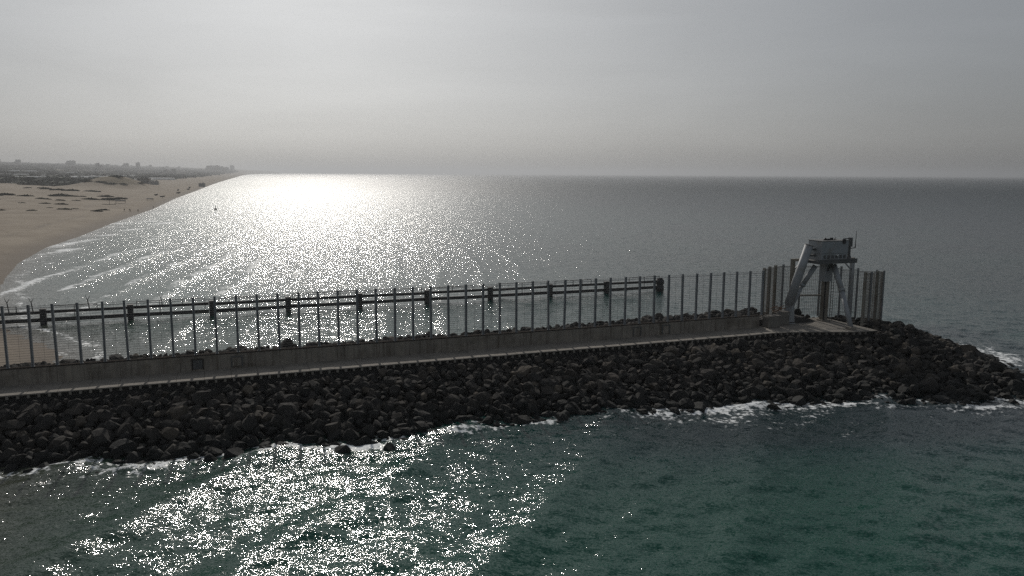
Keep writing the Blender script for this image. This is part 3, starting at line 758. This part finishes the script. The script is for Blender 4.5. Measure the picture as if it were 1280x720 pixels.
def kit(m):
    m.box(TL(100.0, 0.3, 16.1), (0.7, 0.4, 0.22)); m.box(TL(100.8, 0.2, 16.16), (0.35, 0.3, 0.34)); m.tube(TL(99.4, 0.3, 16.05), TL(99.65, 0.3, 16.28), 0.12, 0.12, 8); m.tube(TL(101.3, 0.2, 16.05), TL(101.4, 0.3, 16.35), 0.07, 0.05, 8)
    m.bar(TL(99.3, 0.3, 16.02), TL(101.6, 0.2, 16.02), 0.2, 0.06)
part('camera_cluster', M['black'], kit)
def boom(m):
    m.bar(TL(102.0, 1.2, 16.2), TL(104.1, 0.6, 16.2), 0.12, 0.12); m.box(TL(101.95, 1.42, 15.85), (0.40, 0.3, 0.6)); m.bar(TL(102.0, 1.2, 16.2), TL(101.95, 1.4, 15.8), 0.1, 0.1)
part('camera_boom', M['black'], boom)
def mast(m):
    m.tube(TL(103.9, 0.4, 13.2), TL(103.9, 0.4, 15.0), 0.22, 0.2, 10); m.box(TL(103.9, 0.5, 15.35), (0.5, 0.45, 0.7)); m.box(TL(103.85, 0.6, 16.0), (0.42, 0.4, 0.6)); m.tube(TL(103.9, 0.4, 13.0), TL(103.9, 0.4, 13.7), 0.55, 0.24, 8)
mm = part('mast', M['tower_dark'], mast)
def ant(m):
    m.bar(TL(104.0, 0.4, 14.72), TL(105.2, 0.2, 14.78), 0.10, 0.10); m.tube(TL(105.15, 0.2, 14.7), TL(105.25, 0.2, 17.2), 0.055, 0.03, 6); m.tube(TL(105.15, 0.2, 14.7), TL(105.2, 0.2, 15.4), 0.075, 0.06, 6)
part('antenna', M['black'], ant, mm)
# blocks and scrap at the wall end
for (t, q, sx_, sy_, sz_, rz_, lb) in ((91.0, 0.4, 2.1, 1.3, 1.55, 0.05, 'squat concrete block closing the end of the low wall'), (93.6, -0.9, 2.0, 1.4, 1.75, -0.12, 'dark concrete block with rusty scrap on it beside the tower foot')):
    mb = MB(); mb.box((0, 0, sz_ / 2), (sx_, sy_, sz_)); mb.box((0.1 * sx_, 0, sz_ + 0.04), (sx_ * 0.95, sy_ * 1.06, 0.08))
    o = mb.build('concrete_block', M['block'], bevel=0.06); o.location = W(t, q, ROAD_Z + 0.005); o.rotation_euler = (0, 0, BANG + rz_); tag(o, lb, 'block')
scrap = empty('scrap_pipe_heap', W(93.2, -0.9, ROAD_Z + 1.84), BANG); tag(scrap, 'tangle of rusty pipes and bent rails lying on the dark concrete block', 'scrap')
rs = random.Random(5)
for k in range(9):
    a = rs.uniform(-0.6, 0.6); L = rs.uniform(1.0, 2.3); c = Vector((rs.uniform(-1.2, 0.7), rs.uniform(-0.4, 0.4), 0.10 + 0.07 * k)); d = Vector((math.cos(a), math.sin(a) * 0.5, rs.uniform(-0.15, 0.35))).normalized()
    mb = MB(); mb.tube(c - d * L / 2, c + d * L / 2, 0.05, 0.05, 8); mb.build('pipe', M['rust'], scrap, smooth=True)

# ------------------------------------------------------------------ dark barrier of piles and pipes out in the water
barrier = empty('pile_barrier', W(50, -59, 0), BANG)
tag(barrier, 'dark barrier of piles and twin horizontal pipes standing in the sea beyond the fence', 'barrier')
PS = 12.98
def BL(t, z, y=0.0): return Vector((t - 50.0, y, z))
pile_me = MB(); pile_me.box((0, 0, 0.75), (0.9, 0.9, 3.5)); pile_me.box((0, 0, 2.56), (1.0, 1.0, 0.16)); pile_me.box((0, -0.50, 1.25), (0.6, 0.16, 2.2)); pile_me = pile_me.mesh('pile', M['barrier'], bevel=0.06)
end_me = MB(); end_me.tube((0, 0, -1), (0, 0, 2.5), 0.72, 0.72, 16); end_me.tube((0, 0, 2.5), (0, 0, 2.85), 0.72, 0.45, 16); end_me.tube((0, 0, 0.1), (0, 0, 1.1), 0.9, 0.9, 16); end_me.tube((0, 0, 1.5), (0, 0, 2.4), 0.9, 0.9, 16)
end_me = end_me.mesh('end_pile', M['barrier'], smooth=True)
for k in range(-2, 10):
    t = -7.2 + k * PS; end = k == 9
    o = link('end_pile' if end else 'pile', end_me if end else pile_me, barrier); o.location = BL(t, 0)
    if end: break
    a, b_ = t + 0.5, t + PS - 0.5
    rr_ = random.Random(100 + k)
    for nm, z, r in (('lower_pipe', 0.80, 0.33), ('upper_pipe', 2.05, 0.26)):
        d0, d1 = rr_.uniform(-0.08, 0.08), rr_.uniform(-0.08, 0.08)
        mb = MB(); mb.tube(BL(a, z + d0), BL(b_, z + d1), r, r, 10); mb.build(nm, M['barrier'], barrier, smooth=True)
    if k in (-2,): continue
    # light handrail frame on top, each bay a little different
    a2, b2 = a + rr_.uniform(0.1, 1.0), b_ - rr_.choice([0.3, 0.6, 3.2, 4.5])
    if k == 8: a2, b2 = t + 5.3, b_ + 0.2
    zz = rr_.uniform(2.95, 3.2)
    mb = MB(); mb.bar(BL(a2, zz, -0.15), BL(b2, zz + rr_.uniform(-.05, .1), -0.15), 0.11, 0.11); hr = mb.build('handrail', M['barrier_rail'], barrier)
    npo = rr_.choice([3, 4, 5])
    for j in range(npo):
        x = a2 + (b2 - a2) * j / (npo - 1); low = 0.5 if j % 2 and rr_.random() < 0.7 else 2.0
        mb = MB(); mb.bar(BL(x, low, -0.15), BL(x, zz, -0.15), 0.10, 0.10); mb.build('handrail_post', M['barrier_rail'], hr)
for t, h in ((-12.0, 2.3), (-8.6, 2.2), (-0.4, 2.2), (10.8, 1.9)):
    mb = MB(); mb.tube(BL(t, 2.2), BL(t - 0.18, 2.2 + h * 0.72), 0.10, 0.08, 6); mb.tube(BL(t - 0.18, 2.2 + h * 0.70), BL(t - 0.50, 2.2 + h + 0.1), 0.06, 0.03, 6); mb.tube(BL(t - 0.18, 2.2 + h * 0.70), BL(t + 0.20, 2.2 + h), 0.06, 0.03, 6)
    mb.build('forked_pole', M['barrier_rail'], barrier)

# ------------------------------------------------------------------ dune scrub, shelters and people on the beach
def leaf_clump(seed, n_, rx, ry, rz, leaf):
    r_ = random.Random(seed); V, F = [], []
    for k in range(n_):
        while True:
            p = Vector((r_.uniform(-1, 1), r_.uniform(-1, 1), r_.uniform(0, 1)))
            if p.length < 1: break
        lump = 0.65 + 0.5 * mnoise.noise(Vector((p.x * 2.3 + seed, p.y * 2.3, p.z * 2)))
        c = Vector((p.x * rx, p.y * ry, max(p.z * rz * lump, 0.02)))
        a = Vector((r_.gauss(0, 1), r_.gauss(0, 1), r_.gauss(0, 1))).normalized(); b_ = a.orthogonal().normalized(); s_ = leaf * r_.uniform(0.5, 1.2)
        i0 = len(V); V += [c + a * s_, c + b_ * s_ * 0.7, c - a * s_, c - b_ * s_ * 0.7]; F.append((i0, i0 + 1, i0 + 2, i0 + 3))
    return np.array([v[:] for v in V]), np.array(F)
SHRUB = [np_mesh('dune_shrub', *leaf_clump(200 + k, 420, 4.2, 1.9, 1.5, 0.42), M['scrub'], False) for k in range(4)]
shrubs = [(-238, 372, 0.9, 0), (-222, 377, 0.7, 0), (-226, 352, .5, 0)]
def add_shrub(x, y, sc, k, where):
    o = link('dune_shrub', SHRUB[k % 4]); z = float(land_z(x, y)); o.location = (x, y, z - 0.1); o.scale = (sc * 1.25, sc * 1.25, sc); o.rotation_euler = (0, 0, R(20) + random.uniform(-.5, .5))
    tag(o, 'low dark scrub clump ' + where, 'shrub', 'scrub clumps ' + where)
rs = random.Random(9)
k = 0
WHERE = ('in the thin row along the foot of the dunes', 'in the long broken row across the middle of the dunes', 'in the short row seaward of the long dune row', 'in the thick slanting row on the seaward dunes', 'on the inner dunes in front of the dark wood', 'standing apart at the edge of the open beach', 'on the seaward face of the hillock', 'on the crown of the hillock')
for wi, (x0, y0, x1, y1, n_, sc) in enumerate(((-292, 470, -238, 480, 8, 0.75), (-440, 640, -325, 660, 12, 1.3), (-410, 580, -330, 590, 9, 1.0), (-385, 700, -318, 640, 6, 1.5), (-560, 900, -420, 800, 9, 1.4), (-330, 520, -300, 540, 3, .8), (-535, 985, -475, 990, 8, 1.4), (-520, 1010, -490, 1005, 4, 1.6))):
    for j in range(n_):
        f = (j + rs.uniform(-.35, .35)) / max(n_ - 1, 1)
        add_shrub(x0 + (x1 - x0) * f + rs.uniform(-9, 9), y0 + (y1 - y0) * f + rs.uniform(-24, 24), sc * rs.uniform(0.55, 1.15), k, WHERE[wi]); k += 1

# a person: joints grown into one skin
def person_mesh(pose):
    J = {'pel': (0, 0, .95), 'chest': (0, 0, 1.32), 'neck': (0, 0, 1.48), 'head': (0, 0.01, 1.60), 'top': (0, 0.0, 1.72)}
    sw = 0.16 if pose == 'walk' else 0.02
    for s_, nm in ((1, 'r'), (-1, 'l')):
        J['sh' + nm] = (0.19 * s_, 0, 1.42); J['el' + nm] = (0.26 * s_, -sw * s_ * 0.6, 1.14); J['ha' + nm] = (0.27 * s_, 0.10 - sw * s_, 0.88)
        J['hip' + nm] = (0.10 * s_, 0, .90); J['kn' + nm] = (0.11 * s_, sw * s_ + 0.03, .50); J['an' + nm] = (0.11 * s_, sw * s_ * 1.5 - 0.02, .08); J['to' + nm] = (0.12 * s_, sw * s_ * 1.5 + 0.16, .04)
    E_ = [('pel', 'chest'), ('chest', 'neck'), ('neck', 'head'), ('head', 'top')]
    for nm in 'rl': E_ += [('chest', 'sh' + nm), ('sh' + nm, 'el' + nm), ('el' + nm, 'ha' + nm), ('pel', 'hip' + nm), ('hip' + nm, 'kn' + nm), ('kn' + nm, 'an' + nm), ('an' + nm, 'to' + nm)]
    RAD = {'pel': .15, 'chest': .16, 'neck': .06, 'head': .10, 'top': .07, 'sh': .07, 'el': .05, 'ha': .035, 'hip': .10, 'kn': .07, 'an': .045, 'to': .035}
    ks = list(J); me = bpy.data.meshes.new('person'); me.from_pydata([J[k_] for k_ in ks], [(ks.index(a), ks.index(b_)) for a, b_ in E_], [])
    o = bpy.data.objects.new('tmp', me); col.objects.link(o)
    md = o.modifiers.new('skin', 'SKIN'); sd = me.skin_vertices[0].data
    for i_, k_ in enumerate(ks):
        r = RAD.get(k_, RAD.get(k_[:-1], .05)); sd[i_].radius = (r, r); sd[i_].use_root = (k_ == 'pel')
    o.modifiers.new('sub', 'SUBSURF').levels = 1
    dg = bpy.context.evaluated_depsgraph_get(); out = bpy.data.meshes.new_from_object(o.evaluated_get(dg)); bpy.data.objects.remove(o); bpy.data.meshes.remove(me)
    out.name = 'person'; out.materials.clear(); out.materials.append(M['cloth_dark']); out.materials.append(M['skin']); out.materials.append(M['hair'])
    for p in out.polygons:
        c = p.center; p.use_smooth = True
        p.material_index = 2 if (c.z > 1.66 or (c.z > 1.55 and c.y < -0.02)) else (1 if (c.z > 1.47 or (abs(c.x) > .2 and c.z < 1.12 and c.z > .8)) else 0)
    return out
PM = [person_mesh('stand'), person_mesh('walk')]
def add_person(x, y, k, rz, lb, gr=None):
    o = link('person', PM[k]); o.location = (x, y, float(land_z(x, y)) - 0.02 if coast_s(np.array(x), np.array(y)) < 0 else -0.7); o.rotation_euler = (0, 0, rz); o.scale = (1.05,) * 3
    tag(o, lb, 'person', gr)
G = 'people standing by the water on the far beach'
for k, (x, y) in enumerate(((-238.5, 486.0), (-236.6, 488.5), (-234.2, 485.0), (-232.0, 490.0), (-247.5, 545))):
    add_person(x, y, k % 2, k * 1.1, 'small dark figure standing at the water edge on the far beach', G)
add_person(-318, 720, 1, 2.0, 'lone dark figure walking on the beach beyond the shelters')
# rough shelters and beached boats along the sand
def shelter(x, y, w, h, rz, lb):
    e = empty('beach_shelter', (x, y, float(land_z(x, y))), rz); tag(e, lb, 'shelter')
    mb = MB(); mb.add([(-w / 2, -w * .35, h * .8), (w / 2, -w * .35, h * .75), (w / 2, 0, h), (-w / 2, 0, h * 1.05), (w / 2, w * .4, h * .6), (-w / 2, w * .4, h * .65), (-w / 2, -w * .35, h * .72), (w / 2, -w * .35, h * .67), (w / 2, 0, h * .92), (-w / 2, 0, h * .97), (w / 2, w * .4, h * .52), (-w / 2, w * .4, h * .57)],
                      [(0, 1, 2, 3), (3, 2, 4, 5), (7, 6, 9, 8), (8, 9, 11, 10), (0, 6, 7, 1), (5, 4, 10, 11), (0, 3, 9, 6), (3, 5, 11, 9), (1, 7, 8, 2), (2, 8, 10, 4)]); mb.build('canopy', M['canvas'], e)
    for sx_ in (-.45, .45):
        for sy_ in (-.3, .35):
            mb = MB(); mb.tube((sx_ * w, sy_ * w, -0.3), (sx_ * w, sy_ * w, h * .7), 0.07, 0.06, 6); mb.build('pole', M['canvas'], e)
shelter(-292, 590, 7.0, 2.6, 0.4, 'dark open-sided shelter with sagging canopy on the sand near the standing figures')
shelter(-302, 660, 5.0, 2.2, 0.2, 'small dark shelter farther down the sand from the sagging canopy')
def boat(dx, y, L, rz, lb, gr=None):
    x = float(coast_x(y)) - dx
    e = empty('beached_boat', (x, y, float(land_z(x, y)) + 0.05), rz); tag(e, lb, 'boat', gr)
    st = [(-.5, .30, .0), (-.3, .42, 0), (0, .46, 0), (.3, .34, .08), (.5, .02, .35)]; V, F = [], []
    for (u, w, sh) in st:
        for (a, b_) in ((-1, 1), (-.75, .35), (0, 0), (.75, .35), (1, 1)): V.append((u * L, a * w * L * .38, b_ * .16 * L + sh * .2 * L))
    for i_ in range(4):
        for j in range(4): F.append((i_ * 5 + j, i_ * 5 + j + 1, i_ * 5 + j + 6, i_ * 5 + j + 5))
    F.append((0, 1, 2, 3, 4))
    mb = MB(); mb.add(V, F); mb.build('hull', M['canvas'], e)
    for u in (-.25, .1):
        mb = MB(); mb.box((u * L, 0, .13 * L), (.06 * L, .3 * L, .02 * L)); mb.build('thwart', M['barrier_rail'], e)
for (x, y, L, rz) in ((14, 765, 6, 1.2), (24, 800, 7, 1.6), (10, 900, 8, 1.5), (20, 1010, 8, 1.9), (12, 1080, 9, 1.7), (18, 1190, 9, 1.8)):
    boat(x, y, L, rz, 'dark open boat drawn up on the far beach near the water', 'boats drawn up along the far beach')
mast_e = empty('beach_mast', (-285, 560, float(land_z(-285, 560)))); tag(mast_e, 'thin dark pole standing on the sand beside a long low frame', 'pole')
mb = MB(); mb.tube((0, 0, -0.3), (0, 0, 5.2), 0.16, 0.08, 8); mb.build('pole', M['canvas'], mast_e)
mb = MB(); mb.bar((-6, 0, 0.35), (4, 1, 0.4), 0.35, 0.35); mb.build('base_frame', M['canvas'], mast_e)
buoy = empty('buoy', (-199, 530, 0.0)); tag(buoy, 'small dark buoy floating off the far beach', 'buoy')
mb = MB(); mb.tube((0, 0, -0.5), (0, 0, 0.7), 1.0, 0.95, 12); mb.tube((0, 0, 0.7), (0, 0, 1.0), 0.95, 0.4, 12); mb.build('float', M['black'], buoy, smooth=True)
mb = MB(); mb.tube((0, 0, 1.0), (0, 0, 2.4), 0.22, 0.1, 8); mb.box((0, 0, 2.5), (0.5, 0.5, 0.3)); mb.build('top_mark', M['black'], buoy)

# ------------------------------------------------------------------ far inland: greenhouses, wood, town
def land_pt(az_px, dist):
    """a spot inland by bearing (as tangent from the view axis) and distance along the axis"""
    x = az_px * dist; return x, dist
GREEN = MB()
def gh_mesh():
    mb = MB(); n = 6
    for sp in range(3):
        y0 = sp * 1.0; pts = [(y0 + 0.5 - 0.5 * math.cos(math.pi * k / n), 0.55 + 0.45 * math.sin(math.pi * k / n)) for k in range(n + 1)]
        ring = [(y0, 0)] + pts + [(y0 + 1.0, 0)]
        m_ = len(ring); mb.add([(-.5, y, z) for y, z in ring] + [(.5, y, z) for y, z in ring], [(k, k + 1, m_ + k + 1, m_ + k) for k in range(m_ - 1)] + [tuple(range(m_ - 1, -1, -1)), tuple(range(m_, 2 * m_))])
    return mb.mesh('greenhouse', M['greenhouse'])
GHM = gh_mesh()
rs = random.Random(21)
for (az, d, L) in ((-0.615, 1500, 60), (-0.60, 1560, 40), (-0.535, 1850, 90), (-0.50, 1650, 110), (-0.53, 2100, 80), (-0.475, 1500, 55), (-0.63, 1900, 70), (-0.58, 2050, 60), (-0.445, 2000, 60), (-0.555, 1700, 50), (-0.49, 2500, 100), (-0.62, 2600, 90), (-0.57, 2800, 110)):
    x, y = land_pt(az, d); o = link('greenhouse', GHM); o.location = (x, y, float(land_z(x, y)) - 0.5); o.scale = (L, 9, 5.5); o.rotation_euler = (0, 0, rs.uniform(-.25, .25))
    tag(o, 'long pale arched greenhouse among the dark scrub inland of the dunes', 'greenhouse', 'greenhouses inland of the dunes')

def wood():
    """far-off trees and hedges that read as one dark band"""
    r_ = random.Random(33); Vs, Fs, b0 = [], [], 0
    cl = [leaf_clump(300 + k, 60, 1.0, 1.0, 1.0, 0.34) for k in range(6)]
    n_ = 0; tries = 0
    while n_ < 4600 and tries < 90000:
        tries += 1
        d = math.exp(r_.uniform(math.log(1050), math.log(9000))); az = r_.uniform(-0.78, -0.30) if n_ < 4000 else r_.uniform(-0.36, -0.29); x, y = az * d, d
        s = float(coast_s(np.array(x), np.array(y)))
        if s > -130: continue
        if vnoise(np.array([x]), np.array([y]), 210, 71, 3)[0] < 0.49 - 0.11 * min(1, d / 4500): continue
        V, F = cl[r_.randrange(6)]; h = r_.uniform(3.5, 8) * (1.0 + d / 6000); w = h * r_.uniform(0.9, 2.4)
        a = r_.uniform(0, 6.28); c_, s_ = math.cos(a), math.sin(a)
        P = V * np.array([w, w, h]); P = np.stack([P[:, 0] * c_ - P[:, 1] * s_, P[:, 0] * s_ + P[:, 1] * c_, P[:, 2]], -1) + np.array([x, y, float(land_z(x, y)) - 0.4])
        Vs.append(P); Fs.append(F + b0); b0 += len(V); n_ += 1
    me = np_mesh('distant_wood', np.concatenate(Vs), np.concatenate(Fs), M['tree'], False)
    o = tag(link('distant_wood', me), 'dark band of distant trees and hedges below the hazy town', 'trees', None, 'stuff')
wood()

def building_meshes(kind):
    body, roof, win = MB(), MB(), MB()
    st = {0: 3, 1: 5, 2: 8, 3: 12}[kind]; w, d, h = {0: (16, 12), 1: (22, 14), 2: (20, 18), 3: (18, 18)}[kind] + (st * 3.2,)
    body.box((0, 0, h / 2), (w, d, h)); body.box((w * .22, 0, h + 1.4), (w * .25, d * .4, 2.8))
    if kind in (1, 2): body.box((-w * .62, 0, h * .36), (w * .3, d * .8, h * .72))
    roof.box((0, 0, h + 0.25), (w + .8, d + .8, .5)); roof.tube((-w * .25, 0, h + .5), (-w * .25, 0, h + 2.3), 1.2, 1.2, 8)
    for k in range(st):
        for j in range(4): win.box((-w * .36 + j * w * .24, -d / 2 - 0.02, k * 3.2 + 1.9), (1.8, .2, 1.5))
    return body.mesh('wall', M['city_wall']), roof.mesh('roof', M['city_roof']), win.mesh('window_band', M['city_glass'])
BM_ = [building_meshes(k) for k in range(4)]
def add_building(az, d, kind, sc, lb, gr):
    x, y = az * d, d
    e = empty('town_building', (x, y, float(land_z(x, y)) - 1.0), random.uniform(-.5, .5)); e.scale = (sc,) * 3; tag(e, lb, 'building', gr)
    for nm, me in zip(('wall', 'roof', 'window_band'), BM_[kind]): link(nm, me, e)
rs = random.Random(41)
KL = {0: 'low flat-roofed house of the hazy town inland', 1: 'mid-height flat-roofed block with a side wing in the hazy town', 2: 'broad apartment block with a side wing rising above the town haze', 3: 'slim tower block standing above the rest of the hazy town'}
KG = {0: 'low houses of the hazy town', 1: 'mid-height blocks of the hazy town', 2: 'apartment blocks above the town', 3: 'tower blocks of the hazy town'}
n_ = 0
while n_ < 150:
    d = rs.uniform(2600, 8500); az = rs.uniform(-0.70, -0.315); x, y = az * d, d
    if float(coast_s(np.array(x), np.array(y))) > -170: continue
    if float(vnoise(np.array([x]), np.array([y]), 800, 81, 2)[0]) < 0.42: continue
    kd = rs.choices([0, 1, 2, 3], [6, 4, 1.4, 0.3])[0]; add_building(az, d, kd, rs.uniform(0.8, 1.1), KL[kd], KG[kd]); n_ += 1
for az, d, kd, sc in ((-0.552, 5200, 2, 1.6), (-0.556, 5300, 2, 1.5), (-0.380, 6400, 2, 2.0), (-0.372, 6500, 2, 2.1), (-0.366, 6450, 2, 1.9), (-0.360, 6550, 2, 1.8), (-0.47, 5600, 3, 1.3), (-0.485, 5600, 2, 1.5), (-0.352, 8200, 3, 1.7), (-0.62, 5000, 2, 1.3), (-0.645, 5000, 2, 1.2)):
    add_building(az, d, kd, sc, KL[kd], KG[kd])
# lone house by the hillock
for (x, y, kd, sc) in ((-498, 1075, 0, 0.9), (-560, 1180, 0, 0.7), (-585, 1300, 0, 0.7), (-520, 1330, 0, 0.6)):
    e = empty('beach_house', (x, y, float(land_z(x, y)) - 0.5), 0.2); e.scale = (sc,) * 3
    tag(e, 'flat-roofed house by the scrubby hillock behind the far beach', 'house', 'houses by the hillock')
    for nm, me in zip(('wall', 'roof', 'window_band'), BM_[kd]): link(nm, me, e)

# ------------------------------------------------------------------ sea haze
def build_haze():
    mb = MB(); mb.box((0, 12000, 62), (96000, 80000, 136))
    m = bpy.data.materials.new('haze'); m.use_nodes = True; n, l = m.node_tree.nodes, m.node_tree.links; n.clear()
    o = n.new('ShaderNodeOutputMaterial'); v = n.new('ShaderNodeVolumePrincipled'); v.inputs['Color'].default_value = (0.55, 0.565, 0.59, 1); v.inputs['Density'].default_value = HAZE; v.inputs['Anisotropy'].default_value = 0.5
    l.new(v.outputs[0], o.inputs['Volume'])
    tag(mb.build('haze', m), 'pale sea haze filling the air', 'haze', None, 'stuff')
HAZE = 1.3e-4
build_haze()
